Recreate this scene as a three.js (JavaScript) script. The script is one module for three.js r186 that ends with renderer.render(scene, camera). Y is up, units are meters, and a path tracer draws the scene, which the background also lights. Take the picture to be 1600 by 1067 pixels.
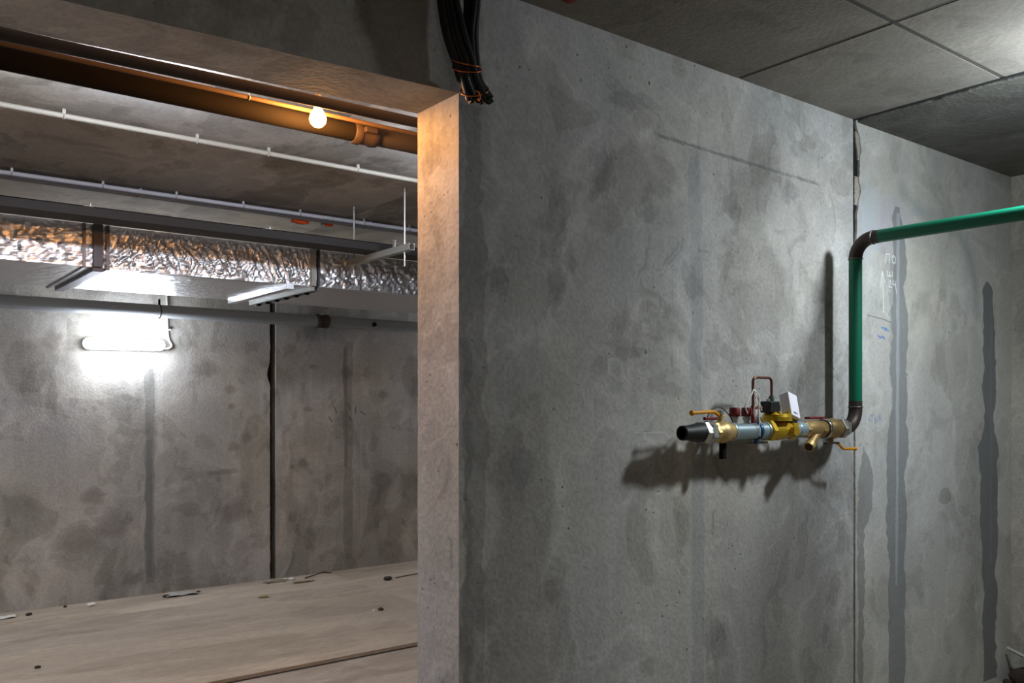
import * as THREE from 'three';
import { mergeGeometries } from 'three/addons/utils/BufferGeometryUtils.js';
import { RoundedBoxGeometry } from 'three/addons/geometries/RoundedBoxGeometry.js';

// ---------- camera, light, exposure ----------
// world: x runs along the long wall, y is up, -z runs away from the camera into the far hall
const EYE = 1.6;
const scene = new THREE.Scene();
scene.background = new THREE.Color(0x000000);
const camera = new THREE.PerspectiveCamera(42.54, 1600 / 1067, 0.05, 60);
camera.position.set(0, EYE, 0);
camera.lookAt(Math.cos(0.91368), EYE, -Math.sin(0.91368));
camera.setViewOffset(1600, 1067, 0, -97.9, 1600, 1067);
const renderer = new THREE.WebGLRenderer({ antialias: true });
renderer.toneMapping = THREE.LinearToneMapping;
renderer.toneMappingExposure = 1.0;
renderer.shadowMap.enabled = true;
const COOL = 0xe6efff, NEUTRAL = 0xf0f9ff, WARM = 0xffac58;
const POWER = { right: 2.9, down: 7.5, bulb: 3.2, batten: 3.6, side: 22, hidden: 3.4, fill: 1.5 };
function lamp(colour, intensity, x, h, v, size = 2) {
  const l = new THREE.PointLight(colour, intensity, 0, 2);
  l.position.set(x, EYE + h, -v); l.castShadow = true; l.shadow.radius = size;
  scene.add(l); return l;
}

// ---------- helpers ----------
const V3 = (x, y, z) => new THREE.Vector3(x, y, z);
let seedState = 7;
const rnd = () => { seedState = (seedState * 1664525 + 1013904223) >>> 0; return seedState / 4294967296; };
const reseed = (s) => { seedState = s >>> 0; };
const sm = (a, b, x) => { const t = Math.min(1, Math.max(0, (x - a) / (b - a))); return t * t * (3 - 2 * t); };
function hash(ix, iy, s) {
  let h = Math.imul(ix, 374761393) ^ Math.imul(iy, 668265263) ^ Math.imul(s, 2246822519);
  h = Math.imul(h ^ (h >>> 13), 1274126177); return ((h ^ (h >>> 16)) >>> 0) / 4294967296;
}
function noise(x, y, s) {
  const ix = Math.floor(x), iy = Math.floor(y), fx = x - ix, fy = y - iy;
  const u = fx * fx * (3 - 2 * fx), v = fy * fy * (3 - 2 * fy);
  const a = hash(ix, iy, s), b = hash(ix + 1, iy, s), c = hash(ix, iy + 1, s), d = hash(ix + 1, iy + 1, s);
  return a + (b - a) * u + (c - a) * v + (a - b - c + d) * u * v;
}
function fbm(x, y, s, n) { let t = 0, a = 0.5, f = 1, k = 0; for (let i = 0; i < n; i++) { t += a * noise(x * f, y * f, s + i * 17); k += a; a *= 0.5; f *= 2.03; } return t / k; }
const used = {};
function numbered(n) { const k = (used[n] = (used[n] ?? -1) + 1); return k ? n + '_' + String(k).padStart(3, '0') : n; }
function shade(o) { o.traverse((m) => { if (m.isMesh) { m.castShadow = true; m.receiveShadow = true; } }); return o; }
function thing(name, label, category, [x, h, v] = [0, -EYE, 0], group) {
  const o = new THREE.Group(); o.name = numbered(name); o.position.set(x, EYE + h, -v);
  o.userData = { label, category }; if (group) o.userData.group = group;
  scene.add(o); return o;
}
function part(name, geo, mat, parent, label) {
  const m = new THREE.Mesh(Array.isArray(geo) ? merge(geo) : geo, mat); m.name = numbered(name);
  m.castShadow = m.receiveShadow = true; if (label) m.userData.label = label;
  parent.add(m); return m;
}
function merge(list) {
  const flat = list.map((g) => { const n = g.index ? g.toNonIndexed() : g; for (const k of Object.keys(n.attributes)) if (!['position', 'normal', 'uv'].includes(k)) n.deleteAttribute(k); return n; });
  return mergeGeometries(flat);
}
function struct(name, geo, mat, label) {
  const m = geo ? part(name, geo, mat, scene) : Object.assign(new THREE.Group(), { name: numbered(name) });
  if (!geo) scene.add(m);
  m.userData = { kind: 'structure', label, category: name.split('_')[0] }; return m;
}
// uv in metres from position and normal; tile = metres per repeat
function metres(g, tile, ox = 0, oy = 0) {
  const n = g.index ? g.toNonIndexed() : g; n.computeVertexNormals();
  const p = n.attributes.position, q = n.attributes.normal, uv = new Float32Array(p.count * 2);
  for (let i = 0; i < p.count; i++) {
    const ax = Math.abs(q.getX(i)), ay = Math.abs(q.getY(i)), az = Math.abs(q.getZ(i));
    const [a, b] = ay > ax && ay > az ? [p.getX(i), p.getZ(i)] : ax > az ? [p.getZ(i), p.getY(i)] : [p.getX(i), p.getY(i)];
    uv[2 * i] = (a + ox) / tile; uv[2 * i + 1] = (b + oy) / tile;
  }
  n.setAttribute('uv', new THREE.BufferAttribute(uv, 2)); return n;
}
const box = (x0, x1, h0, h1, v0, v1) => new THREE.BoxGeometry(x1 - x0, h1 - h0, v1 - v0).translate((x0 + x1) / 2, EYE + (h0 + h1) / 2, -(v0 + v1) / 2);
const rbox = (w, h, d, r = 0.003, s = 2) => new RoundedBoxGeometry(w, h, d, s, r);
const lathe = (pts, n = 28) => new THREE.LatheGeometry(pts.map(([x, r]) => new THREE.Vector2(r, x)), n).rotateZ(-Math.PI / 2);   // turned about the x axis
const rodX = (x0, x1, r, n = 18) => new THREE.CylinderGeometry(r, r, x1 - x0, n).rotateZ(-Math.PI / 2).translate((x0 + x1) / 2, 0, 0);
const rodY = (y0, y1, r, n = 14) => new THREE.CylinderGeometry(r, r, y1 - y0, n).translate(0, (y0 + y1) / 2, 0);
const flatten = (g) => { const n = g.toNonIndexed(); n.computeVertexNormals(); return n; };
const hexX = (x0, x1, r) => flatten(lathe([[x0, r * 0.75], [x0 + 0.0005, r * 0.93], [x0 + 0.004, r], [x1 - 0.004, r], [x1 - 0.0005, r * 0.93], [x1, r * 0.75]], 6));
function between(a, b, r, n = 12) {
  const d = V3().subVectors(b, a), g = new THREE.CylinderGeometry(r, r, d.length(), n);
  g.applyQuaternion(new THREE.Quaternion().setFromUnitVectors(V3(0, 1, 0), d.clone().normalize()));
  return g.translate((a.x + b.x) / 2, (a.y + b.y) / 2, (a.z + b.z) / 2);
}
function bent(pts, bend) {                                       // straight runs joined by round bends
  const c = new THREE.CurvePath();
  let from = pts[0];
  for (let i = 1; i < pts.length; i++) {
    const p = pts[i];
    if (i === pts.length - 1) { c.add(new THREE.LineCurve3(from, p)); break; }
    const a = V3().subVectors(pts[i - 1], p).normalize().multiplyScalar(bend).add(p);
    const b = V3().subVectors(pts[i + 1], p).normalize().multiplyScalar(bend).add(p);
    c.add(new THREE.LineCurve3(from, a)); c.add(new THREE.QuadraticBezierCurve3(a, p, b)); from = b;
  }
  return c;
}
const tube = (curve, r, seg = 40, n = 10) => new THREE.TubeGeometry(curve, seg, r, n, false);
const wire = (pts, r, seg = 30, n = 8) => tube(new THREE.CatmullRomCurve3(pts), r, seg, n);

// ---------- concrete ----------
function dataTex(px, W, H, colour) {
  const t = new THREE.DataTexture(px, W, H, THREE.RGBAFormat);
  t.magFilter = THREE.LinearFilter; t.minFilter = THREE.LinearMipmapLinearFilter; t.generateMipmaps = true;
  t.wrapS = t.wrapT = THREE.RepeatWrapping; if (colour) t.colorSpace = THREE.SRGBColorSpace; t.needsUpdate = true; return t;
}
// wm x hm metres of concrete on a W x H picture; "rgb" is the mean surface colour
function concrete({ W, H, wm, hm, seed, rgb, cloud = 0.16, blotch = 0.22, streak = 0.08, pits = 500, warm = 0.5, paint, relief = 1, stretch = 1, trowel = 0.1 }) {
  const canvas = document.createElement('canvas'); canvas.width = W; canvas.height = H;
  const ctx = canvas.getContext('2d'), img = ctx.createImageData(W, H), bump = new Uint8ClampedArray(W * H * 4);
  for (let j = 0; j < H; j++) for (let i = 0; i < W; i++) {
    const x = i / W * wm / stretch, y = j / H * hm, k = 4 * (j * W + i);
    const wx = x + 0.25 * (fbm(x * 2.3, y * 2.3, seed + 5, 2) - 0.5), wy = y + 0.25 * (fbm(x * 2.3, y * 2.3, seed + 9, 2) - 0.5);
    const big = fbm(wx * 1.1, wy * 1.1, seed, 4) - 0.5, mid = fbm(wx * 6, wy * 6, seed + 40, 4) - 0.5;
    const fine = noise(x * 90, y * 90, seed + 80) - 0.5, grain = hash(i, j, seed) - 0.5;
    const st = fbm(x * 9, y * 0.7, seed + 60, 3) - 0.5;
    const bl = sm(0.6, 0.68, fbm(wx * 2.6 + 7, wy * 1.7, seed + 20, 4)) + 0.7 * sm(0.65, 0.70, fbm(wx * 8, wy * 6, seed + 33, 3));
    const tr = Math.pow(1 - Math.abs(2 * noise(wx * 3 + mid, wy * 3 - mid * 2, seed + 70) - 1), 6);
    let t = 1 + cloud * 2 * big + cloud * 1.1 * mid + streak * st + 0.09 * fine + 0.05 * (noise(x * 260, y * 260, seed + 85) - 0.5) + 0.08 * grain - blotch * bl + trowel * tr;
    const hue = warm * (fbm(wx * 1.7, wy * 1.2, seed + 90, 3) - 0.5) + 0.06 * bl;
    img.data[k] = rgb[0] * t * (1 + 0.12 * hue); img.data[k + 1] = rgb[1] * t * (1 + 0.05 * hue); img.data[k + 2] = rgb[2] * t * (1 - 0.12 * hue); img.data[k + 3] = 255;
    const b = 128 + relief * (150 * mid * 0.5 + 60 * fine + 24 * grain + 60 * tr * trowel * 4); bump[k] = bump[k + 1] = bump[k + 2] = b; bump[k + 3] = 255;
  }
  ctx.putImageData(img, 0, 0);
  reseed(seed * 77 + 3);
  for (let n = 0; n < pits; n++) {                                 // blow holes
    const x = rnd() * W, y = rnd() * H, r = (0.0012 + 0.0035 * rnd() * rnd()) / wm * W;
    ctx.fillStyle = `rgba(40,38,35,${0.25 + 0.4 * rnd()})`; ctx.beginPath(); ctx.ellipse(x, y, r, r * (0.7 + 1.1 * rnd()), 0.4 * (rnd() - 0.5), 0, 7); ctx.fill();
    for (let a = -3; a <= 3; a++) for (let b = -3; b <= 3; b++) if (a * a + b * b <= r * r) { const i = (Math.round(x) + a + W) % W, j = (Math.round(y) + b + H) % H, k = 4 * (j * W + i); bump[k] = bump[k + 1] = bump[k + 2] = 40; }
  }
  if (paint) paint(ctx);
  const px = ctx.getImageData(0, 0, W, H).data, flip = new Uint8ClampedArray(px.length), fb = new Uint8ClampedArray(px.length);
  for (let j = 0; j < H; j++) { flip.set(px.subarray(j * W * 4, (j + 1) * W * 4), (H - 1 - j) * W * 4); fb.set(bump.subarray(j * W * 4, (j + 1) * W * 4), (H - 1 - j) * W * 4); }
  return { map: dataTex(flip, W, H, true), bump: dataTex(fb, W, H, false) };
}
const cmat = (t, bumpScale = 0.003, rough = 0.88) => new THREE.MeshStandardMaterial({ map: t.map, bumpMap: t.bump, bumpScale, roughness: rough });

// the long wall's own picture: 4 m from x = 1.5, 2.96 m up from the floor
const LW = { x0: 1.5, w: 4, h1: 1.36, hh: 2.96, W: 2048, H: 1516 };
const LX = (u) => (u - LW.x0) / LW.w * LW.W, LY = (h) => (LW.h1 - h) / LW.hh * LW.H;
function blob(ctx, u, h, ru, rh, colour, rough = 0.25, n = 40, ph = 0) {   // a stain with a ragged rim
  ctx.fillStyle = colour; ctx.beginPath();
  for (let i = 0; i <= n; i++) { const a = i / n * Math.PI * 2, k = 1 + rough * 2 * (fbm(2 * Math.cos(a) + 5 + ph, 2 * Math.sin(a) + 5 + u * 7, 11, 3) - 0.5); ctx.lineTo(LX(u + ru * k * Math.cos(a)), LY(h + rh * k * Math.sin(a))); }
  ctx.fill();
}
function strip(ctx, pts, colour, seed, rag = 0.018) {              // a run of damp mortar: [h, left, right]
  ctx.fillStyle = colour; ctx.beginPath();
  const at = (h) => { let i = 1; while (i < pts.length - 1 && pts[i][0] > h) i++; const [a, b] = [pts[i - 1], pts[i]], t = (a[0] - h) / (a[0] - b[0]); return [a[1] + (b[1] - a[1]) * t, a[2] + (b[2] - a[2]) * t]; };
  const H0 = pts[0][0], H1 = pts[pts.length - 1][0], n = 160, r = (i, s) => rag * (fbm(i * 0.12, s, seed, 3) - 0.5) * 2 + 0.5 * rag * (noise(i * 0.5, s, seed + 3) - 0.5);
  for (let i = 0; i <= n; i++) { const h = H0 + (H1 - H0) * i / n; ctx.lineTo(LX(at(h)[0] + r(i, 1)), LY(h)); }
  for (let i = n; i >= 0; i--) { const h = H0 + (H1 - H0) * i / n; ctx.lineTo(LX(at(h)[1] + r(i, 40)), LY(h)); }
  ctx.fill();
}
const strokes = (ctx, colour, width, lists) => { ctx.strokeStyle = colour; ctx.lineWidth = width; ctx.lineCap = 'round'; ctx.lineJoin = 'round'; for (const l of lists) { ctx.beginPath(); l.forEach(([u, h], i) => (i ? ctx.lineTo(LX(u), LY(h)) : ctx.moveTo(LX(u), LY(h)))); ctx.stroke(); } };
const longTex = concrete({
  W: LW.W, H: LW.H, wm: LW.w, hm: LW.hh, seed: 31, rgb: [163, 162, 158], cloud: 0.13, blotch: 0.12, streak: 0.12, pits: 900, warm: 0.45, trowel: 0.1,
  paint(ctx) {
    reseed(91);
    // trowel sweeps
    for (let i = 0; i < 90; i++) {
      const u = 1.7 + 2.1 * rnd(), h = -1.1 + 2.35 * rnd(), r = 0.06 + 0.16 * rnd(), a = rnd() * 6.3, span = 0.5 + 1.1 * rnd(), pale = rnd() < 0.65, sq = 0.5 + 0.8 * rnd();
      for (let q = 0; q < 7; q++) {
        ctx.strokeStyle = pale ? `rgba(212,211,204,${0.03 + 0.075 * rnd()})` : `rgba(84,82,78,${0.03 + 0.07 * rnd()})`; ctx.lineWidth = 1 + 7 * rnd(); ctx.lineCap = 'round'; ctx.beginPath();
        const a0 = a + 0.3 * rnd(), a1 = a0 + span * (0.5 + 0.5 * rnd()), rr = r + 0.03 * (rnd() - 0.5);
        for (let k = 0; k <= 14; k++) { const t = a0 + (a1 - a0) * k / 14, w = rr * (1 + 0.2 * (fbm(t * 3, i, 77, 2) - 0.5)); ctx.lineTo(LX(u + w * Math.cos(t)), LY(h + sq * w * Math.sin(t))); }
        ctx.stroke();
      }
    }
    for (let i = 0; i < 260; i++) { const u = 1.6 + 3.8 * rnd(), h = -1.5 + 2.8 * rnd(), l = 0.02 + 0.12 * rnd(), w = 0.004 * (rnd() - 0.5); strokes(ctx, rnd() < 0.5 ? `rgba(205,204,198,${0.04 + 0.09 * rnd()})` : `rgba(76,74,70,${0.04 + 0.1 * rnd()})`, 1 + 5 * rnd(), [[[u, h], [u + w, h - l * 0.5], [u + w * 0.5, h - l]]]); }
    // formwork marks: one level line, upright seams
    for (let i = 0; i < 60; i++) { const u = 2.45 + i / 60 * 1.05; strokes(ctx, `rgba(70,72,74,${0.12 + 0.16 * rnd()})`, 3 + 6 * rnd(), [[[u, 1.012 - 0.025 * (u - 2.6) + 0.006 * rnd()], [u + 0.03, 1.01 - 0.025 * (u - 2.6)]]]); }
    strip(ctx, [[1.0, 2.64, 2.7], [0.4, 2.645, 2.71], [-0.7, 2.66, 2.73], [-1.6, 2.66, 2.73]], 'rgba(108,116,126,0.24)', 5, 0.02);
    strip(ctx, [[0.95, 1.56, 1.64], [0.3, 1.56, 1.66], [-1.6, 1.56, 1.65]], 'rgba(70,70,68,0.2)', 8, 0.03);
    strip(ctx, [[0.2, 1.57, 1.6], [-1.6, 1.57, 1.61]], 'rgba(95,100,104,0.3)', 9, 0.03);
    // dark damp patches
    const P = [[1.95, 0.66, 0.06, 0.13], [1.95, 0.42, 0.05, 0.09], [2.16, 0.84, 0.06, 0.1], [2.64, 0.47, 0.06, 0.07], [2.02, 0.5, 0.03, 0.05], [1.7, 0.42, 0.05, 0.06], [2.5, 0.35, 0.03, 0.03], [3.28, 0.93, 0.07, 0.06], [2.4, 0.72, 0.05, 0.05], [2.86, 0.82, 0.07, 0.06], [2.8, -0.95, 0.06, 0.12], [2.3, 0.2, 0.1, 0.04], [3.35, 1.13, 0.08, 0.05], [2.3, 1.12, 0.12, 0.05], [1.8, -0.2, 0.06, 0.1]];
    P.forEach(([u, h, a, b], i) => { blob(ctx, u, h, a, b, 'rgba(82,82,82,0.13)', 0.9, 90, i); blob(ctx, u + 0.01, h - 0.01, a * 0.7, b * 0.7, 'rgba(78,78,78,0.13)', 0.5, 60, i + 3); });
    // pale worked patches near the ceiling
    for (let i = 0; i < 26; i++) blob(ctx, 2.5 + 1.25 * rnd(), 0.5 + 0.75 * rnd(), 0.03 + 0.08 * rnd(), 0.02 + 0.06 * rnd(), `rgba(200,200,194,${0.06 + 0.1 * rnd()})`, 0.6, 50, i);
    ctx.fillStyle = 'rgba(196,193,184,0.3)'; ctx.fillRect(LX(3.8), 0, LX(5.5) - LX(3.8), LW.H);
    // water stain at the top of the right part
    for (let i = 0; i < 9; i++) { const k = 1.12 - 0.06 * i; blob(ctx, 4.12, 0.92, 0.33 * k, 0.12 * k, 'rgba(166,173,181,0.085)', 0.8, 120, 2 + i * 0.08); blob(ctx, 3.92, 0.87, 0.1 * k, 0.17 * k, 'rgba(166,173,181,0.1)', 0.8, 120, 7 + i * 0.08); }
    for (let i = 0; i < 5; i++) strokes(ctx, 'rgba(96,103,108,0.055)', 8 + 12 * i, [[[4.22, 1.07], [4.3, 1.03], [4.44, 0.98], [4.62, 0.98], [4.8, 0.93], [4.93, 0.82], [5.0, 0.68], [5.02, 0.5]]]);
    
    // mortar runs
    strip(ctx, [[0.98, 4.15, 4.22], [0.6, 4.13, 4.26], [0.2, 4.11, 4.27], [-0.1, 4.12, 4.25], [-0.2, 4.07, 4.27], [-0.5, 4.08, 4.25], [-1.6, 4.09, 4.25]], 'rgba(104,108,110,0.62)', 15, 0.03);
    strip(ctx, [[0.95, 4.172, 4.2], [0, 4.165, 4.195], [-0.9, 4.16, 4.178]], 'rgba(176,183,192,0.5)', 21, 0.006);
    strip(ctx, [[0.72, 4.11, 4.16], [0.3, 4.1, 4.15], [-0.05, 4.12, 4.14]], 'rgba(120,126,130,0.35)', 25, 0.02);
    strip(ctx, [[0.69, 5.13, 5.17], [0.66, 5.1, 5.22], [0.3, 5.1, 5.25], [-0.12, 5.12, 5.24], [-0.25, 5.05, 5.28], [-0.9, 5.1, 5.26], [-1.56, 5.11, 5.27]], 'rgba(88,92,94,0.72)', 44, 0.03);
    strip(ctx, [[0.6, 5.18, 5.2], [-0.9, 5.18, 5.2]], 'rgba(125,132,138,0.35)', 46, 0.006);
    strip(ctx, [[-0.2, 3.86, 3.88], [-0.35, 3.84, 3.96], [-0.5, 3.83, 3.95], [-0.6, 3.82, 3.88], [-1.6, 3.82, 3.87]], 'rgba(100,103,103,0.5)', 52, 0.02);
    blob(ctx, 4.66, -0.49, 0.065, 0.045, 'rgba(95,90,82,0.28)', 0.2, 40, 1);
    // pitted, scraped skin beside the joint
    for (let i = 0; i < 150; i++) { const u = 3.55 + 0.4 * rnd(), h = 0.7 - 2.2 * rnd(); strokes(ctx, rnd() < 0.5 ? `rgba(80,78,74,${0.2 + 0.25 * rnd()})` : `rgba(214,213,206,${0.15 + 0.25 * rnd()})`, 1 + 2.5 * rnd(), [[[u, h], [u + 0.004, h - 0.004 - 0.03 * rnd() * rnd()]]]); }
    // chalk writing with an arrow
    const C = 'rgba(226,230,232,0.85)';
    strokes(ctx, C, 2.6, [[[4.07, 0.69], [4.072, 0.735], [4.105, 0.737], [4.106, 0.695]], [[4.125, 0.72], [4.14, 0.735], [4.16, 0.725], [4.158, 0.7], [4.135, 0.697], [4.125, 0.72]]]);
    strokes(ctx, C, 2.4, [[[4.083, 0.655], [4.083, 0.63], [4.105, 0.63], [4.107, 0.652], [4.108, 0.63], [4.13, 0.632], [4.134, 0.655]]]);
    strokes(ctx, C, 2.4, [[[4.098, 0.6], [4.112, 0.61], [4.118, 0.6], [4.1, 0.575], [4.125, 0.577]], [[4.14, 0.612], [4.135, 0.592], [4.162, 0.592]], [[4.156, 0.61], [4.165, 0.57], [4.172, 0.55]], [[4.105, 0.558], [4.112, 0.556]]]);
    strokes(ctx, C, 2.4, [[[4.052, 0.45], [4.047, 0.55], [4.04, 0.645]], [[4.022, 0.57], [4.04, 0.648], [4.062, 0.592]]]);
    // pencil line and blue marker
    strokes(ctx, 'rgba(70,68,66,0.6)', 2, [[[3.9, 0.425], [4.05, 0.414], [4.12, 0.402]]]);
    strokes(ctx, 'rgba(52,110,190,0.6)', 4, [[[4.03, 0.372], [4.08, 0.37]], [[4.06, 0.364], [4.095, 0.36]]]);
    strokes(ctx, 'rgba(50,84,190,0.6)', 4, [[[4.0, 0.333], [4.02, 0.322], [4.04, 0.33], [4.06, 0.318]]]);
    strokes(ctx, 'rgba(70,90,160,0.45)', 2.4, [[[3.93, -0.05], [3.915, -0.075], [3.935, -0.085]], [[3.945, -0.055], [3.945, -0.083]], [[3.935, -0.054], [3.965, -0.05]], [[3.97, -0.06], [3.972, -0.088], [3.985, -0.08], [3.972, -0.07]], [[3.998, -0.055], [3.998, -0.088]], [[4.01, -0.045], [4.012, -0.085]], [[4.03, -0.045], [4.013, -0.063], [4.035, -0.085]]]);
    strokes(ctx, 'rgba(205,207,205,0.6)', 2, [[[2.33, -0.107], [2.5, -0.107]]]);
  },
});
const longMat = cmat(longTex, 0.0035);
const slabTex = concrete({ W: 1400, H: 1400, wm: 3, hm: 3, seed: 77, rgb: [124, 119, 111], cloud: 0.12, blotch: 0.1, streak: 0.04, pits: 300, warm: 0.5, trowel: 0.06 });
const slabMat = cmat(slabTex, 0.003);
const darkSlabTex = concrete({ W: 900, H: 900, wm: 3, hm: 3, seed: 87, rgb: [98, 98, 94], cloud: 0.16, blotch: 0.12, streak: 0.04, pits: 120, warm: 0.4, trowel: 0.1 });  // darker concrete tone for the slab right of the seam
const darkSlabMat = cmat(darkSlabTex, 0.01);
const farSlabTex = concrete({ W: 1400, H: 1400, wm: 3, hm: 3, seed: 79, rgb: [163, 156, 147], cloud: 0.17, blotch: 0.14, streak: 0.04, pits: 200, warm: 0.6, trowel: 0.1 });
const farSlabMat = cmat(farSlabTex, 0.003);
const farTex = concrete({ W: 2048, H: 1024, wm: 6, hm: 3, seed: 143, rgb: [157, 153, 145], cloud: 0.14, blotch: 0.12, streak: 0.16, pits: 420, warm: 0.6, trowel: 0.08,
  paint(ctx) {
    const X = (x) => ((x % 6) / 6) * 2048, Y = (h) => (1 - (h + EYE) / 3) * 1024;
    const run = (x, h0, h1, w, c, seed) => { ctx.fillStyle = c; ctx.beginPath(); for (let i = 0; i <= 80; i++) { const h = h0 + (h1 - h0) * i / 80; ctx.lineTo(X(x) - w * (0.6 + 0.8 * fbm(i * 0.15, 1, seed, 3)) * 341, Y(h)); } for (let i = 80; i >= 0; i--) { const h = h0 + (h1 - h0) * i / 80; ctx.lineTo(X(x) + w * (0.2 + 0.5 * fbm(i * 0.2, 9, seed, 3)) * 341, Y(h)); } ctx.fill(); };
    const spot = (x, h, a, b, c, ph) => { for (let k = 0; k < 3; k++) { ctx.fillStyle = c; ctx.beginPath(); for (let i = 0; i <= 40; i++) { const t = i / 40 * 6.2832, q = (1 - 0.2 * k) * (0.55 + 0.9 * fbm(Math.cos(t) * 2 + ph, Math.sin(t) * 2 + ph, 15, 3)); ctx.lineTo(X(x) + a * q * Math.cos(t) * 341, Y(h) + b * q * Math.sin(t) * 341); } ctx.fill(); } };
    // left section: x + 0.4; right section: x + 2.9 - 6
    run(2.5, 0.3, -1.5, 0.05, 'rgba(92,94,90,0.4)', 3); run(2.49, -0.3, -1.45, 0.035, 'rgba(84,86,82,0.35)', 5); run(2.58, 0.35, -0.4, 0.03, 'rgba(190,192,196,0.25)', 6);
    run(0.84, 0.6, -1.5, 0.06, 'rgba(92,88,82,0.3)', 8); run(0.8, 0.55, -0.6, 0.03, 'rgba(76,72,66,0.3)', 12); run(0.97, -0.2, -1.3, 0.02, 'rgba(180,176,168,0.2)', 14);
    for (const [x, h, a, b] of [[2.3, 0.05, 0.05, 0.04], [2.2, 0.33, 0.05, 0.04], [3.17, 0.13, 0.06, 0.05], [3.18, -0.02, 0.04, 0.03], [3.32, -0.3, 0.05, 0.06], [3.2, -0.38, 0.06, 0.05], [2.95, 0.3, 0.14, 0.08], [1.9, 0.35, 0.12, 0.14], [1.75, 0.05, 0.05, 0.2], [1.75, 0.5, 0.07, 0.1], [1.95, -1.1, 0.18, 0.16], [2.2, -1.0, 0.14, 0.13], [3.1, -0.6, 0.16, 0.03], [3.2, -0.95, 0.16, 0.12], [2.05, -0.75, 0.1, 0.08], [0.35, -0.55, 0.06, 0.05], [0.45, 0.35, 0.05, 0.03], [0.8, 0.3, 0.07, 0.06], [0.4, -0.05, 0.05, 0.03], [1.2, 0.1, 0.06, 0.05], [0.25, -0.58, 0.03, 0.03]]) spot(x, h, a, b, 'rgba(84,82,76,0.14)', x * 3 + h);
    ctx.strokeStyle = 'rgba(60,54,48,0.55)'; ctx.lineWidth = 4; ctx.lineCap = 'round';
    for (const [x, h, dx, dh] of [[0.67, -0.02, 0.03, -0.06], [0.9, -0.03, 0.0, -0.06], [0.95, -0.07, 0.05, -0.03], [0.82, 0.0, 0.02, -0.05], [0.62, -0.12, 0.03, -0.05], [0.83, -0.12, 0.02, -0.04]]) { ctx.beginPath(); ctx.moveTo(X(x), Y(h)); ctx.lineTo(X(x + dx), Y(h + dh)); ctx.stroke(); }
  } });
const farMat = cmat(farTex, 0.004);
const floorTex = concrete({ W: 1600, H: 1600, wm: 5, hm: 5, seed: 211, rgb: [172, 157, 138], cloud: 0.13, blotch: 0.08, streak: 0, pits: 260, warm: 0.35, trowel: 0.07, stretch: 4 });
const floorMat = cmat(floorTex, 0.004, 0.85);
const beamTex = concrete({ W: 1024, H: 1024, wm: 2.5, hm: 2.5, seed: 301, rgb: [152, 148, 141], cloud: 0.13, blotch: 0.12, streak: 0.06, pits: 260, warm: 0.4, trowel: 0.08 });
const beamMat = cmat(beamTex, 0.003);

const std = (color, roughness = 0.6, metalness = 0, extra = {}) => new THREE.MeshStandardMaterial({ color, roughness, metalness, ...extra });

// ---------- the setting ----------
const HC = 1.34, VW = 2.287, VB = 2.533, VF = 7.674, XW = 1.553, XJ = 3.803, XR = 5.45, XL = -3.2, XE = 8.6, VN = -4.2;
{
  const g = struct('floor', null, null, 'dusty grey brown concrete floor crossed by a narrow groove');
  part('floor_slab', metres(box(XL - 0.2, XE + 0.2, -EYE - 0.2, -EYE, VN - 0.2, 4.965), 5), floorMat, g);
  part('floor_slab', metres(box(XL - 0.2, XE + 0.2, -EYE - 0.2, -EYE + 0.004, 5.05, VF + 0.2), 5, 1.3, 2.1), floorMat, g);
  part('floor_groove', metres(box(XL - 0.2, XE + 0.2, -EYE - 0.2, -EYE - 0.018, 4.965, 5.05), 5), new THREE.MeshStandardMaterial({ color: 0x2a2420, roughness: 1 }), g);
}
// a plate from an outline in (x, h), given thickness in v; caps get the picture "mat", edges "side"
function plate(pts, v0, v1, uvOf) {
  const s = new THREE.Shape(pts.map(([x, h]) => new THREE.Vector2(x, EYE + h)));
  const g = new THREE.ExtrudeGeometry(s, { depth: v1 - v0, bevelEnabled: false }).translate(0, 0, -v1);
  return uvOf(g);
}
function longUV(g) {
  const n = g.index ? g.toNonIndexed() : g; n.computeVertexNormals();
  const p = n.attributes.position, q = n.attributes.normal, uv = new Float32Array(p.count * 2);
  for (let i = 0; i < p.count; i++) {
    const cap = Math.abs(q.getZ(i)) > 0.7;
    uv[2 * i] = cap ? (p.getX(i) - LW.x0) / LW.w : (-p.getZ(i) - 1.95 + 0.9) / LW.w; uv[2 * i + 1] = (p.getY(i) - EYE - LW.h1 + LW.hh) / LW.hh;
  }
  n.setAttribute('uv', new THREE.BufferAttribute(uv, 2)); return n;
}
reseed(5);
const rough = (n, f) => Array.from({ length: n + 1 }, (_, i) => f(i / n));
const edge = (x, h0, h1, amp, s) => rough(90, (t) => [x + amp * (fbm(t * 40, s, 9, 3) - 0.5) * 2 + (noise(t * 60, s, 3) > 0.86 ? amp * 1.4 : 0), h0 + (h1 - h0) * t]);
const lintelH = (x) => 0.952 + 0.022 * (x - 0.4);
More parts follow.
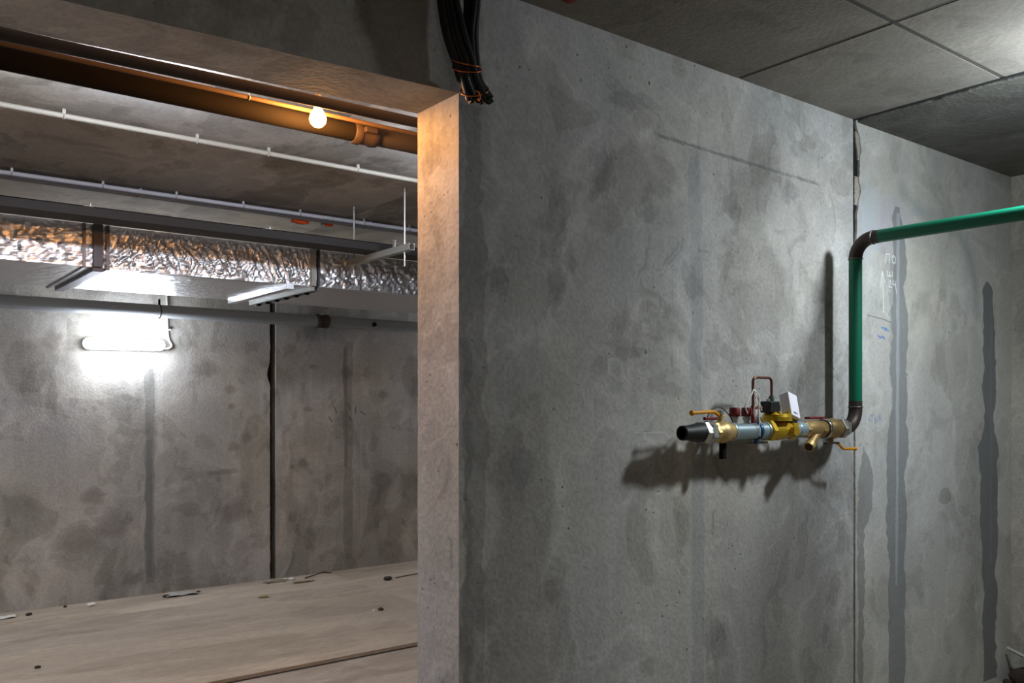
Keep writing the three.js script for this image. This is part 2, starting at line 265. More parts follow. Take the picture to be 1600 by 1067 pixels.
{
  const g = struct('wall_front', null, null, 'grey board-marked concrete wall carrying the gas valves, open at its left under a lintel');
  const left = [...edge(XW, -EYE - 0.05, lintelH(XW), 0.0007, 1), [XW, HC + 0.02], [XJ - 0.012, HC + 0.02], ...edge(XJ - 0.012, HC, -EYE - 0.05, 0.002, 4)];
  part('wall_section', plate(left, VW, VB, longUV), longMat, g);
  // ragged edge of the right section: a broken notch under the ceiling, closing to a hairline lower down
  const key = [[1.36, 0.002], [1.31, 0.008], [1.27, 0.034], [1.2, 0.048], [1.15, 0.042], [1.07, 0.034], [1.02, 0.05], [0.97, 0.03], [0.9, 0.016], [0.8, 0.011], [0.74, 0.006], [0.6, 0], [-1.65, 0]];
  const ragged = rough(220, (t) => { const h = 1.36 - 3.01 * t; let i = 1; while (i < key.length - 1 && key[i][0] > h) i++; const [a, b] = [key[i - 1], key[i]], k = (a[0] - h) / (a[0] - b[0]), w = a[1] + (b[1] - a[1]) * k; return [XJ - 0.002 + w + (0.002 + 0.22 * w) * 2 * (fbm(t * 90, 3, 21, 3) - 0.5), h]; });
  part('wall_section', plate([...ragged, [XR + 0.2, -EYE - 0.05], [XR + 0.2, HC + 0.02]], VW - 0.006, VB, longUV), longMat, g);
  // broken mortar set back in the notch
  const chunk = (h0, h1, off) => { const l = rough(40, (t) => { const h = h0 + (h1 - h0) * t; return [XJ + off(h) + 0.008 * (fbm(t * 22, 8, 5, 3) - 0.5), h]; }); return [...l, [XJ + 0.14, h1], [XJ + 0.14, h0]]; };
  const lump = mergeGeometries([plate(chunk(1.285, 1.155, (h) => 0.004 + 0.024 * sm(1.285, 1.16, h)), VW - 0.001, VB, (q) => metres(q, 2.5)), plate(chunk(1.075, 0.94, () => 0.003), VW + 0.001, VB, (q) => metres(q, 2.5))]);
  part('joint_mortar', lump, cmat(beamTex, 0.006), g);
  part('joint_dark_fill', metres(box(XJ - 0.014, XJ + 0.1, 0.62, HC, VW + 0.005, VB - 0.01), 2.5), new THREE.MeshStandardMaterial({ color: 0x151413, roughness: 1 }), g, 'dark strip standing in for the shade in the broken joint');  // dark colour stands in for the shade inside the open gap
  part('joint_mortar', metres(box(XJ - 0.014, XJ + 0.02, -EYE, 0.62, VW + 0.004, VB - 0.01), 2.5), cmat(beamTex, 0.006), g);
  // lintel over the opening
  const soffit = rough(80, (t) => { const x = XW - (XW - XL + 0.2) * t; return [x, lintelH(x) + 0.004 * (fbm(t * 40, 2, 14, 3) - 0.5)]; });
  part('lintel', plate([...soffit, [XL - 0.2, HC + 0.02], [XW, HC + 0.02]], VW - 0.001, VB, (q) => metres(q, 2.5)), beamMat, g);
}
{
  const g = struct('wall_far', null, null, 'stained grey concrete wall across the far hall, split by a dark upright joint');
  const J0 = 3.135, J1 = 3.19;
  const lp = edge(J0, -EYE - 0.05, HC + 0.02, 0.003, 6).map(([x, h]) => [x - 0.028 * Math.exp(-Math.pow((h - 0.27) / 0.075, 2)), h]);
  part('wall_section', plate([[XL - 0.2, -EYE - 0.05], ...lp, [XL - 0.2, HC + 0.02]], VF, VF + 0.25, (q) => metres(q, 6, 0.4, 0)), farMat, g).material = longlike(6, 3);
  part('wall_section', plate([...edge(J1, HC + 0.02, -EYE - 0.05, 0.002, 8), [XE + 0.2, -EYE - 0.05], [XE + 0.2, HC + 0.02]], VF - 0.004, VF + 0.25, (q) => metres(q, 6, 2.9, 0)), longlike(6, 3), g);
  part('joint_dark_fill', metres(box(J0 - 0.05, J1 + 0.02, -EYE, HC, VF + 0.1, VF + 0.24), 2), new THREE.MeshStandardMaterial({ color: 0x1d1b1c, roughness: 0.9 }), g);
}
function longlike(wm, hm) {                                        // the far wall's picture is 6 x 3 m: uv come in units of 6 m
  if (!longlike.m) { const map = farTex.map.clone(), b = farTex.bump.clone(); for (const t of [map, b]) { t.repeat.set(1, wm / hm); t.needsUpdate = true; } longlike.m = new THREE.MeshStandardMaterial({ map, bumpMap: b, bumpScale: 0.004, roughness: 0.88 }); }
  return longlike.m;
}
struct('wall_right', metres(box(XR, XR + 0.2, -EYE - 0.05, HC + 0.02, VN, VW + 0.1), 2.5, 0.7), beamMat, 'narrow sliver of grey concrete wall at the right end');
struct('wall_left', metres(box(XL - 0.2, XL, -EYE - 0.05, HC + 0.02, VN, VF), 2.5), beamMat, 'grey concrete wall closing the hall on the left');
struct('wall_back', metres(box(XL, XR + 0.2, -EYE - 0.05, HC + 0.02, VN - 0.2, VN), 2.5), beamMat, 'grey concrete wall behind the viewer');
struct('wall_end', metres(box(XE, XE + 0.2, -EYE - 0.05, HC + 0.02, VB, VF), 2.5), beamMat, 'grey concrete wall closing the far hall on the right');
{
  const g = struct('ceiling', null, null, 'grey concrete ceiling with form joints, a rough seam and darker slab at the right');
  part('ceiling_core', metres(box(XL - 0.2, XE + 0.2, HC + 0.03, HC + 0.25, VN - 0.2, VF + 0.25), 3), new THREE.MeshStandardMaterial({ color: 0x4a4743, roughness: 1 }), g);
  const us = [XL, -0.3, 1.32, 2.94, XJ - 0.012], vs = [VN, -1.62, 0, 1.62, VW];
  for (let i = 0; i < 4; i++) for (let j = 0; j < 4; j++) {
    const drop = 0.003 * hash(i, j, 4);
    part('ceiling_panel', metres(box(us[i] + (i ? 0.011 : 0), us[i + 1] - (i < 3 ? 0.011 : 0), HC - drop * 0.4, HC + 0.03, vs[j] + (j ? 0.010 : 0), vs[j + 1] - (j < 3 ? 0.010 : 0)), 3, i * 0.7, j * 0.4), slabMat, g);
  }
  const grout = std(0x4b4843, 1);
  for (const x of us.slice(1, 4)) part('joint_mortar', metres(box(x - 0.012, x + 0.012, HC + 0.0015, HC + 0.03, VN, VW), 3), grout, g);
  for (const v of vs.slice(1, 4)) part('joint_mortar', metres(box(XL, XJ - 0.012, HC + 0.0015, HC + 0.03, v - 0.011, v + 0.011), 3), grout, g);
  // dark ragged strip set in the seam
  const seamOut = [...rough(160, (t) => [XJ - 0.014 + 0.006 * (fbm(t * 50, 9, 71, 3) - 0.5), VN + (VW - VN) * t]), ...rough(160, (t) => [XJ + 0.014 + 0.02 * (fbm(t * 60, 3, 75, 3) - 0.5), VW + (VN - VW) * t])];
  part('joint_dark_fill', new THREE.ExtrudeGeometry(new THREE.Shape(seamOut.map(([x, v]) => new THREE.Vector2(x, v))), { depth: 0.03, bevelEnabled: false }).rotateX(-Math.PI / 2).translate(0, EYE + HC - 0.002, 0), std(0x171716, 1), g);
  // the lower slab right of the seam, with a broken lip
  const lip = rough(160, (t) => [XJ + 0.012 + 0.022 * (fbm(t * 45, 4, 61, 4) - 0.5) + 0.01 * (noise(t * 70, 4, 5) > 0.8 ? 1 : 0), VN + (VW - VN) * t]);
  const s = new THREE.Shape([...lip, [XR, VW], [XR, VN]].map(([x, v]) => new THREE.Vector2(x, v)));
  const lipGeo = new THREE.ExtrudeGeometry(s, { depth: 0.03, bevelEnabled: true, bevelSize: 0.006, bevelThickness: 0.005, bevelSegments: 2, bevelOffset: -0.006 });
  lipGeo.rotateX(-Math.PI / 2); lipGeo.translate(0, EYE + HC - 0.006, 0);
  part('ceiling_panel', metres(lipGeo, 3, 0.3, 0.9), darkSlabMat, g, 'darker slab with a broken lip');
  // far hall
  const tanMat = farSlabMat.clone(); tanMat.color.setRGB(1, 0.9, 0.74);
  for (const [v0, v1, m] of [[VB, 5.84, farSlabMat], [5.846, VF, tanMat]]) { part('ceiling_panel', metres(box(XL, 2.9, HC, HC + 0.03, v0, v1), 3, 1.1, 0.4), m, g); part('ceiling_panel', metres(box(2.908, XE, HC, HC + 0.03, v0, v1), 3, 0.2, 0.9), m, g); }
}

// ---------- materials of the services ----------
const M = {
  whitePlastic: std(0xa7a296, 0.5), greyPlastic: std(0xa9adb8, 0.35), paleGrey: std(0xc9ccd6, 0.35), blackSteel: new THREE.MeshPhysicalMaterial({ color: 0x14110f, roughness: 0.9, specularIntensity: 0.2 }), brownSteel: std(0x2f2823, 0.85), zinc: std(0xb9bab6, 0.38, 0.7), dullZinc: std(0x9b9c95, 0.55, 0.5),
  tray: std(0x1e1b19, 0.7), greyPaint: std(0x747676, 0.42), rust: std(0x2e221b, 0.9), black: std(0x0d0d0e, 0.55), copper: std(0x7d5246, 0.32, 0.8), copperWire: std(0xc06a3c, 0.35, 0.9),
  brass: std(0xc4aa72, 0.46, 0.6), brassBright: std(0xc9a62e, 0.34, 0.65), brassDull: std(0xa88c5c, 0.42, 0.6), yellow: std(0xe0980c, 0.45), red: std(0x701418, 0.5), blue: std(0x14497e, 0.4, 0.3), galv: std(0x9fb2b8, 0.36, 0.6),
  chrome: std(0xd0d4da, 0.2, 1), green: std(0x046b50, 0.4), rawSteel: std(0x4a423e, 0.5, 0.6), weld: std(0x77706a, 0.45, 0.8), card: std(0xd6d6de, 0.75), orange: std(0xf05a12, 0.5), paper: std(0xd9d6cd, 0.9), stone: std(0x8d8781, 0.95), clod: std(0x3a3028, 1), wood: std(0x8a7a5c, 0.9),
  greenish: std(0x5c7468, 0.45, 0.6), coil: std(0x141615, 0.45),
};
const glow = (hex, k) => new THREE.MeshStandardMaterial({ color: 0xffffff, emissive: hex, emissiveIntensity: k, roughness: 0.5 });

// ---------- far hall: LED battens ----------
function batten(label, x, h, v, turn, withCord) {
  const t = thing('led_batten', label, 'lamp', [x, h, v]);
  t.rotation.y = turn;
  const L = 0.62, cap = (r, z) => { const s = new THREE.Shape(); const a = L / 2 - r; s.absarc(a, 0, r, -Math.PI / 2, Math.PI / 2); s.absarc(-a, 0, r, Math.PI / 2, Math.PI * 1.5); return new THREE.ExtrudeGeometry(s, { depth: z, bevelEnabled: true, bevelSize: 0.006, bevelThickness: 0.008, bevelSegments: 3, curveSegments: 12 }); };
  part('housing', cap(0.04, 0.014).translate(0, 0, 0.009), M.greyPlastic, t);
  part('diffuser', cap(0.042, 0.022).translate(0, 0, 0.04), glow(COOL, 4.5), t, 'glowing white diffuser');
  if (withCord) {
    part('cord', wire([V3(0.3, -0.022, 0.03), V3(0.352, -0.024, 0.03), V3(0.38, 0.0, 0.022), V3(0.362, 0.045, 0.014), V3(0.352, 0.12, 0.012), V3(0.35, 0.34, 0.012), V3(0.35, 0.85, 0.012)], 0.011, 60, 8), M.whitePlastic, t, 'white supply cord');
    part('cord_clip', [rbox(0.03, 0.012, 0.03).translate(0.362, 0.135, 0.012), new THREE.SphereGeometry(0.005, 8, 6).translate(0.378, 0.132, 0.018)], M.whitePlastic, t);
  }
  return t;
}
batten('lit white tube lamp on the stained far wall, below the grey pipe', 1.878, 0.49, VF, 0, true).rotation.z = 0.014;
for (let i = -2; i <= 2; i++) lamp(COOL, POWER.batten / 5, 1.878 + i * 0.12, 0.49 + i * 0.0017, VF - 0.13, 3);
batten('added white tube lamp on the left end wall of the far hall, unseen fill light', XL, 0.5, 6.1, Math.PI / 2);  // added lamp: spreads broad light over the far floor and wall
for (const i of [-1, 0, 1]) lamp(COOL, POWER.side / 3, XL + 0.12, 0.5, 6.1 + i * 0.2, 3);
batten('added white tube lamp further right on the far wall, unseen fill light', 5.75, 0.49, VF, 0);  // invented lamp, unseen, repeated along the wall to fill the far hall
for (const i of [-1, 0, 1]) lamp(COOL, POWER.batten / 3, 5.75 + i * 0.2, 0.49, VF - 0.13, 3);
for (const [x, label] of [[0.95, 'white tube lamp on the far hall ceiling, hidden behind the black pipe'], [2.62, 'white tube lamp on the far hall ceiling, hidden by the near wall']]) {
  batten(label, x, HC, 3.69, 0).rotation.x = Math.PI / 2;
  for (const i of [-1, 0, 1]) lamp(COOL, POWER.hidden / 3, x + i * 0.2, HC - 0.1, 3.69, 3);
}
batten('added white tube lamp on the wall behind the viewer, unseen fill light', -1.2, 0.8, VN, Math.PI);  // added fill light for the lintel and the left of the near room
for (const i of [-1, 0, 1]) lamp(NEUTRAL, POWER.fill / 3, -1.2 + i * 0.2, 0.8, VN + 0.1, 3);

function bulbLamp(name, label, x, h, v, r, colour, k, drop) {
  const t = thing(name, label, 'lamp', [x, h, v]);
  part('bulb', new THREE.LatheGeometry([[0, -r], [r * 0.5, -r * 0.87], [r * 0.87, -r * 0.5], [r, 0], [r * 0.9, r * 0.45], [r * 0.62, r * 0.95], [r * 0.45, r * 1.3], [r * 0.44, r * 1.6]].map(([a, b]) => new THREE.Vector2(a, b)), 24), glow(colour, k), t, 'glowing bulb');
  part('lamp_holder', new THREE.LatheGeometry([[0.0, r * 2.9], [r * 0.35, r * 2.85], [r * 0.6, r * 2.5], [r * 0.62, r * 1.55], [r * 0.5, r * 1.5]].map(([a, b]) => new THREE.Vector2(a, b)), 18), M.whitePlastic, t);
  part('cord', wire([V3(0, r * 2.8, 0), V3(0.004, r * 2.8 + (drop - r * 2.8) * 0.4, 0.003), V3(-0.002, r * 2.8 + (drop - r * 2.8) * 0.7, 0.002), V3(0, drop, 0)], 0.0035, 24, 6), M.black, t);
  return t;
}
bulbLamp('pendant_bulb', 'bare glowing orange bulb hanging behind the lintel beside the black pipe', 1.33, 0.992, 2.83, 0.03, 0xffb868, 18, HC - 0.992);
lamp(WARM, POWER.bulb, 1.33, 0.992, 2.83, 2.5);
bulbLamp('pendant_lamp', 'bare white lamp hanging near the right wall, out of the picture', 3.66, 1.08, 1.16, 0.045, 0xf4f7ff, 6, HC - 1.08);
lamp(NEUTRAL, POWER.right, 3.66, 1.08, 1.16, 4);
{
  const l = new THREE.SpotLight(NEUTRAL, POWER.down, 0, 1.3, 1, 2);     // the lamp throws most of its light downwards
  l.position.set(3.66, EYE + 1.02, -1.16); l.target.position.set(3.85, 0, -2.287); l.castShadow = true; l.shadow.radius = 4; scene.add(l, l.target);
}

// ---------- far hall: pipes, conduits, tray, duct ----------
{
  const t = thing('black_pipe', 'thick black steel pipe with a grooved coupling, running behind the lintel', 'pipe', [0, 1.032, 3.0]);
  part('pipe_length', rodX(-3.15, 1.60, 0.0355, 28), M.blackSteel, t);
  part('pipe_length', rodX(1.60, 6.5, 0.0355, 28), M.brownSteel, t, 'browner length right of the coupling');  // paler, browner colour past the coupling
  part('coupling', [lathe([[1.55, 0.036], [1.55, 0.043], [1.575, 0.046], [1.58, 0.041], [1.62, 0.041], [1.625, 0.046], [1.65, 0.043], [1.65, 0.036]], 28), rbox(0.05, 0.02, 0.022).translate(1.6, 0.0, 0.055), rbox(0.05, 0.02, 0.022).translate(1.6, 0.0, -0.055)], std(0x2c2019, 0.6), t);
  for (const x of [-1.2, 4.2]) part('hanger', [rodY(0.03, HC - 1.032, 0.004).translate(x, 0, 0), new THREE.TorusGeometry(0.038, 0.003, 6, 24).rotateY(Math.PI / 2).translate(x, 0, 0)], M.zinc, t);
}
{
  const t = thing('steel_pipe', 'thin brown steel pipe close behind the lintel edge', 'pipe', [0, 0.966, 2.665]);
  part('pipe_length', between(V3(-3.1, -0.028, 0), V3(5.2, 0.075, 0), 0.018, 16), M.brownSteel, t);
  for (const x of [-0.8, 2.6]) part('hanger', rodY(0, HC - 0.966, 0.003).translate(x, 0, 0.0), M.zinc, t);
}
{
  const t = thing('pale_conduit', 'thin cream conduit in front of the black pipe, lit orange by the bulb', 'conduit', [0, 1.049, 2.925]);
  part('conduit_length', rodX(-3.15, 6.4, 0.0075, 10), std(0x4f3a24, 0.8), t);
  for (let x = -0.5; x < 6; x += 1.62) part('conduit_clip', [rodY(0.005, HC - 1.049, 0.0022, 6).translate(x, 0, 0), new THREE.TorusGeometry(0.0085, 0.0022, 6, 12).rotateY(Math.PI / 2).translate(x, 0, 0)], M.zinc, t);
}
function conduit(label, v, r, mat, clips, slope, name = 'ceiling_conduit', group) {
  const t = thing(name, label, 'conduit', [0, HC - 0.02 - r, v], group);
  part('conduit_length', between(V3(-3.15, 0, 0.0), V3(8.4, 0, -slope * 11.5), r, 12), mat, t);
  for (const x of clips) part('conduit_clip', [new THREE.TorusGeometry(r + 0.001, 0.0035, 6, 16, Math.PI * 1.25).rotateZ(-Math.PI * 0.125 + Math.PI).rotateY(Math.PI / 2).translate(x, 0, -slope * (x + 3.15)), rbox(0.016, 0.028, 0.016).translate(x, r + 0.005, -slope * (x + 3.15))], name === 'ceiling_conduit' ? M.whitePlastic : M.zinc, t);
  return t;
}
conduit('white conduit on small clips along the ceiling, nearest the bulb', 4.36, 0.0125, M.whitePlastic, [-0.5, 0.2, 0.82, 1.42, 1.79, 2.31, 2.9, 3.4, 4.0], 0.008);
{
  const row = ['foremost and widest of the four grey conduits on the far ceiling', 'second of the four grey conduits on the far ceiling, right behind the widest', 'third of the four grey conduits on the far ceiling', 'rearmost of the four grey conduits on the far ceiling, beside the orange caps'];
  row.forEach((l, i) => conduit(l, 5.66 + i * 0.046 + (i ? 0.006 : 0), i ? 0.010 : 0.0135, M.paleGrey, i ? [1.5, 3.1] : [0.79, 1.27, 1.7, 2.13, 2.53, 3.02, 3.4, 3.9], 0.001, 'grey_conduit', 'grey conduits side by side on the far ceiling'));
  const c = thing('junction_cap', 'orange plastic box cap beside the grey conduits, left of two', 'junction box', [2.62, HC, 5.865]);
  part('cap', rbox(0.12, 0.05, 0.05, 0.006).translate(0, -0.025, 0), M.orange, c); part('lid', rbox(0.06, 0.008, 0.034, 0.003).translate(0.004, -0.052, 0), M.orange, c);
  const d = thing('junction_cap', 'small orange plastic cap beside the grey conduits, right of two', 'junction box', [2.84, HC, 5.87]);
  part('cap', rbox(0.06, 0.045, 0.04, 0.006).translate(0, -0.0225, 0), M.orange, d); part('plug', rodY(-0.044, -0.01, 0.014).translate(-0.045, 0, 0), M.greyPlastic, d);
}
{
  const t = thing('cable_tray', 'long dark metal cable tray in front of the foil duct', 'cable tray', [0, 0.984, 5.08]);
  const slots = [];
  part('tray_floor', new THREE.BoxGeometry(11.4, 0.003, 0.19).translate(2.55, 0.0015, 0), M.tray, t);
  for (const z of [0.095, -0.095]) part('tray_side', [new THREE.BoxGeometry(11.4, 0.045, 0.003).translate(2.55, 0.0225, z), new THREE.BoxGeometry(11.4, 0.003, 0.012).translate(2.55, 0.0455, z - Math.sign(z) * 0.006)], M.tray, t);
  for (const x of [1.05, 2.03, 5.0]) part('tray_bracket', [rbox(0.05, 0.006, 0.03).translate(x, 0.052, 0.085), rodY(0.04, 0.07, 0.004).translate(x + 0.01, 0, 0.085)], M.zinc, t);
  for (const x of [-1.2, 6.0]) part('tray_hanger', rodY(0, HC - 0.982, 0.004).translate(x, 0, 0.0), M.zinc, t);
  for (const [r, y, z] of [[0.022, 0.026, -0.066], [0.02, 0.066, -0.068], [0.015, 0.019, -0.02], [0.012, 0.016, 0.03]]) part('tray_cable_and_baffle', rodX(-3.1, 8.2, r, 12).translate(0, y, z), M.black, t);  // rear cables stacked high, unseen, to keep lamp light off the foil top
}
{
  const t = thing('strut_hanger', 'pale steel channel hung on two threaded rods under the cable tray', 'hanger', [2.785, 0.962, 5.03]);
  const s = new THREE.Shape(); s.moveTo(-0.0205, -0.0205); s.lineTo(0.0205, -0.0205); s.lineTo(0.0205, 0.0205); s.lineTo(0.011, 0.0205); s.lineTo(0.011, 0.014); s.lineTo(0.0165, 0.014); s.lineTo(0.0165, -0.0175); s.lineTo(-0.0165, -0.0175); s.lineTo(-0.0165, 0.014); s.lineTo(-0.011, 0.014); s.lineTo(-0.011, 0.0205); s.lineTo(-0.0205, 0.0205);
  part('channel', new THREE.ExtrudeGeometry(s, { depth: 0.84, bevelEnabled: false }).translate(0, 0, -0.42 - 0.0), M.dullZinc, t);
  part('threaded_rod', rodY(-0.09, HC - 0.962, 0.0062, 10).translate(0.0, 0, -0.335), M.zinc, t);
  part('threaded_rod', rodY(-0.11, HC - 0.962, 0.0062, 10).translate(0.0, 0, 0.335), M.zinc, t);
  for (const z of [-0.335, 0.335]) for (const y of [-0.026, 0.026]) part('nut', new THREE.CylinderGeometry(0.01, 0.01, 0.01, 6).translate(0, y, z), M.zinc, t);
  part('clamp', [rbox(0.012, 0.05, 0.03).translate(0.005, 0.045, 0.2), rbox(0.035, 0.006, 0.05).translate(0.005, 0.07, 0.185)], M.zinc, t);
}
// foil duct: each length is a skin wrapped round the four sides, crumpled by noise
{
  const t = thing('air_duct', 'rectangular ventilation duct wrapped in crumpled silver foil', 'duct', [0, 0.785, 5.44]);
  const foil = new THREE.MeshStandardMaterial({ color: 0xd8d8da, metalness: 0.95, roughness: 0.34 }), seam = std(0x55555a, 0.5, 0.7), tape = std(0x6a6a70, 0.4, 0.9);
  const W = 1.08, Hd = 0.245;
  function skin(x0, x1, seed, step) {
    const nu = Math.round((x1 - x0) / step), per = [];
    const side = (a, b, n, k) => { for (let i = 0; i < n; i++) { const f = i / n; per.push([a[0] + (b[0] - a[0]) * f, a[1] + (b[1] - a[1]) * f, k, Math.min(f, 1 - f) * Math.hypot(b[0] - a[0], b[1] - a[1])]); } };
    side([0, Hd], [0, 0], 36, 0); side([0, 0], [-W, 0], 64, 1); side([-W, 0], [-W, Hd], 8, 2); side([-W, Hd], [0, Hd], 10, 3); per.push(per[0]);
    const nrm = [[1, 0], [0, -1], [-1, 0], [0, 1]], P = [], I = [];
    const ridge = (a, b, q) => Math.pow(1 - Math.abs(noise(a, b, q) * 2 - 1), 3);
    for (let i = 0; i <= nu; i++) for (const [z, y, k, near] of per) {
      const x = x0 + (x1 - x0) * i / nu, s = k === 1 ? -z : y + (k === 2 ? 9 : 0), amp = k === 0 ? 0.006 : k === 1 ? 0.0019 : 0.005;
      const wob = 0.06 * (fbm(x * 6, s * 6, seed + 1, 2) - 0.5);
      const d = amp * ((k === 1 ? noise(x * 3, s * 2.4, seed + 9) * 2.4 : 0) + 1.1 * ridge((x + wob) * 30 + s * 14, s * 9, seed) + 0.8 * ridge((x + wob) * 38 - s * 16, s * 17, seed + 3) + 0.8 * noise(x * 70, s * 60, seed + 6) - 0.8) * (0.35 + 0.65 * Math.min(1, near / 0.03));
      P.push(x, y + nrm[k][1] * d, z + nrm[k][0] * d);
    }
    const m = per.length;
    for (let i = 0; i < nu; i++) for (let j = 0; j < m - 1; j++) { const a = i * m + j, b = a + m; I.push(a, b, a + 1, b, b + 1, a + 1); }
    const g = new THREE.BufferGeometry(); g.setAttribute('position', new THREE.Float32BufferAttribute(P, 3)); g.setIndex(I);
    const q = g.toNonIndexed(); q.computeVertexNormals(); return q;
  }
  for (const [a, b, s, e] of [[-3.15, 1.2, 401, 0.018], [1.2, 2.5, 431, 0.008], [2.5, 8.4, 461, 0.016]]) part('duct_section', skin(a, b, s, e), foil, t);
  // taped flange joint and bare flange joint
  const band = (x, w, y0, mat, name, th) => part(name, [new THREE.BoxGeometry(w, th, W + 0.02).translate(x, y0 - th / 2, -W / 2), new THREE.BoxGeometry(w, Hd, th).translate(x, Hd / 2, th / 2 + 0.002), new THREE.BoxGeometry(w, Hd, th).translate(x, Hd / 2, -W - th / 2)], mat, t);
  band(1.19, 0.05, 0, seam, 'flange', 0.026); band(1.245, 0.018, 0, tape, 'foil_tape', 0.014); band(1.12, 0.016, 0, tape, 'foil_tape', 0.012);
  band(2.515, 0.028, 0, M.dullZinc, 'flange', 0.03); band(2.55, 0.012, 0, seam, 'flange', 0.034);
  part('drip_edge', new THREE.BoxGeometry(0.05, 0.035, W).translate(2.36, -0.012, -W / 2), foil, t);
  for (let i = 0; i < 6; i++) part('flange_clip', rbox(0.03, 0.016, 0.028).translate(2.53, -0.036, -0.12 - i * 0.17), M.blackSteel, t);
  for (const x of [-1.8, 5.2]) part('duct_hanger', [rodY(0, HC - 0.785, 0.005).translate(x, 0, 0.03), rodY(0, HC - 0.785, 0.005).translate(x, 0, -W - 0.03), rbox(0.04, 0.03, W + 0.12).translate(x, -0.02, -W / 2)], M.zinc, t);
}
{
  const t = thing('grey_pipe', 'long grey painted pipe running along the far wall under the duct', 'pipe', [0, 0.768, 7.52]);
  part('pipe_length', rodX(-3.1, 3.57, 0.054, 28), M.greyPaint, t);
  part('pipe_length', rodX(3.57, 8.5, 0.054, 28), M.greyPaint, t);
  part('coupling', lathe([[3.51, 0.055], [3.51, 0.06], [3.535, 0.066], [3.545, 0.059], [3.6, 0.059], [3.61, 0.066], [3.635, 0.06], [3.635, 0.055]], 28), M.rust, t, 'rusty dark coupling');
  part('plug', [new THREE.CylinderGeometry(0.02, 0.022, 0.025, 14).rotateX(Math.PI / 2).translate(4.09, -0.004, 0.06)], M.blackSteel, t, 'small black plug');
  for (const x of [-1, 2.12, 6]) part('hanger', [new THREE.TorusGeometry(0.057, 0.004, 6, 28).rotateY(Math.PI / 2).translate(x, 0, 0), rbox(0.012, 0.05, 0.03).translate(x, 0.075, 0), between(V3(x, 0.05, 0), V3(x, 0.05, -0.16), 0.005)], M.blackSteel, t);
}

// ---------- green gas pipe and the valve assembly ----------
const AX = 2.465, AH = -0.106, AV = 2.162;                           // left end of the assembly; local x runs along the wall, z towards the camera
{
  const t = thing('green_pipe', 'green painted steel pipe rising from the valves and turning out towards the viewer', 'pipe', [AX, AH, AV]);
  const R = 0.0285, B = 0.085, top = 0.838, rx = 1.138;
  part('riser', rodY(B + 0.01, top - B, R, 28).translate(rx, 0, 0), M.green, t);
  part('horizontal_run', new THREE.CylinderGeometry(R, R, 3.0, 28).rotateX(Math.PI / 2).translate(rx, top, B + 1.5), M.green, t);
  const arc = (f) => { const c = new THREE.Curve(); c.getPoint = (s, o = V3()) => o.copy(f(s * Math.PI / 2)); return tube(c, R + 0.0008, 24, 28); };
  part('elbow', arc((a) => V3(rx - B + B * Math.sin(a), B - B * Math.cos(a), 0)), M.rawSteel, t, 'bare dark steel elbow');
  part('elbow', arc((a) => V3(rx, top - B + B * Math.sin(a), B - B * Math.cos(a))), M.rawSteel, t, 'bare dark steel elbow');
  const bead = (g, x, y, z) => part('weld_bead', g.translate(x, y, z), M.weld, t);
  const ring = () => new THREE.TorusGeometry(R + 0.0005, 0.0035, 8, 30);
  bead(ring().rotateX(Math.PI / 2), rx, B + 0.008, 0); bead(ring().rotateX(Math.PI / 2), rx, top - B, 0); bead(ring(), rx, top, B); bead(ring().rotateY(Math.PI / 2), rx - B, 0, 0);
  part('bare_band', rodY(B, B + 0.035, R + 0.0006, 28).translate(rx, 0, 0), M.rawSteel, t, 'bare dark band above the weld');
  part('bare_band', new THREE.CylinderGeometry(R + 0.0006, R + 0.0006, 0.03, 28).rotateX(Math.PI / 2).translate(rx, top, B + 0.015), M.rawSteel, t, 'bare dark band beside the weld');
}
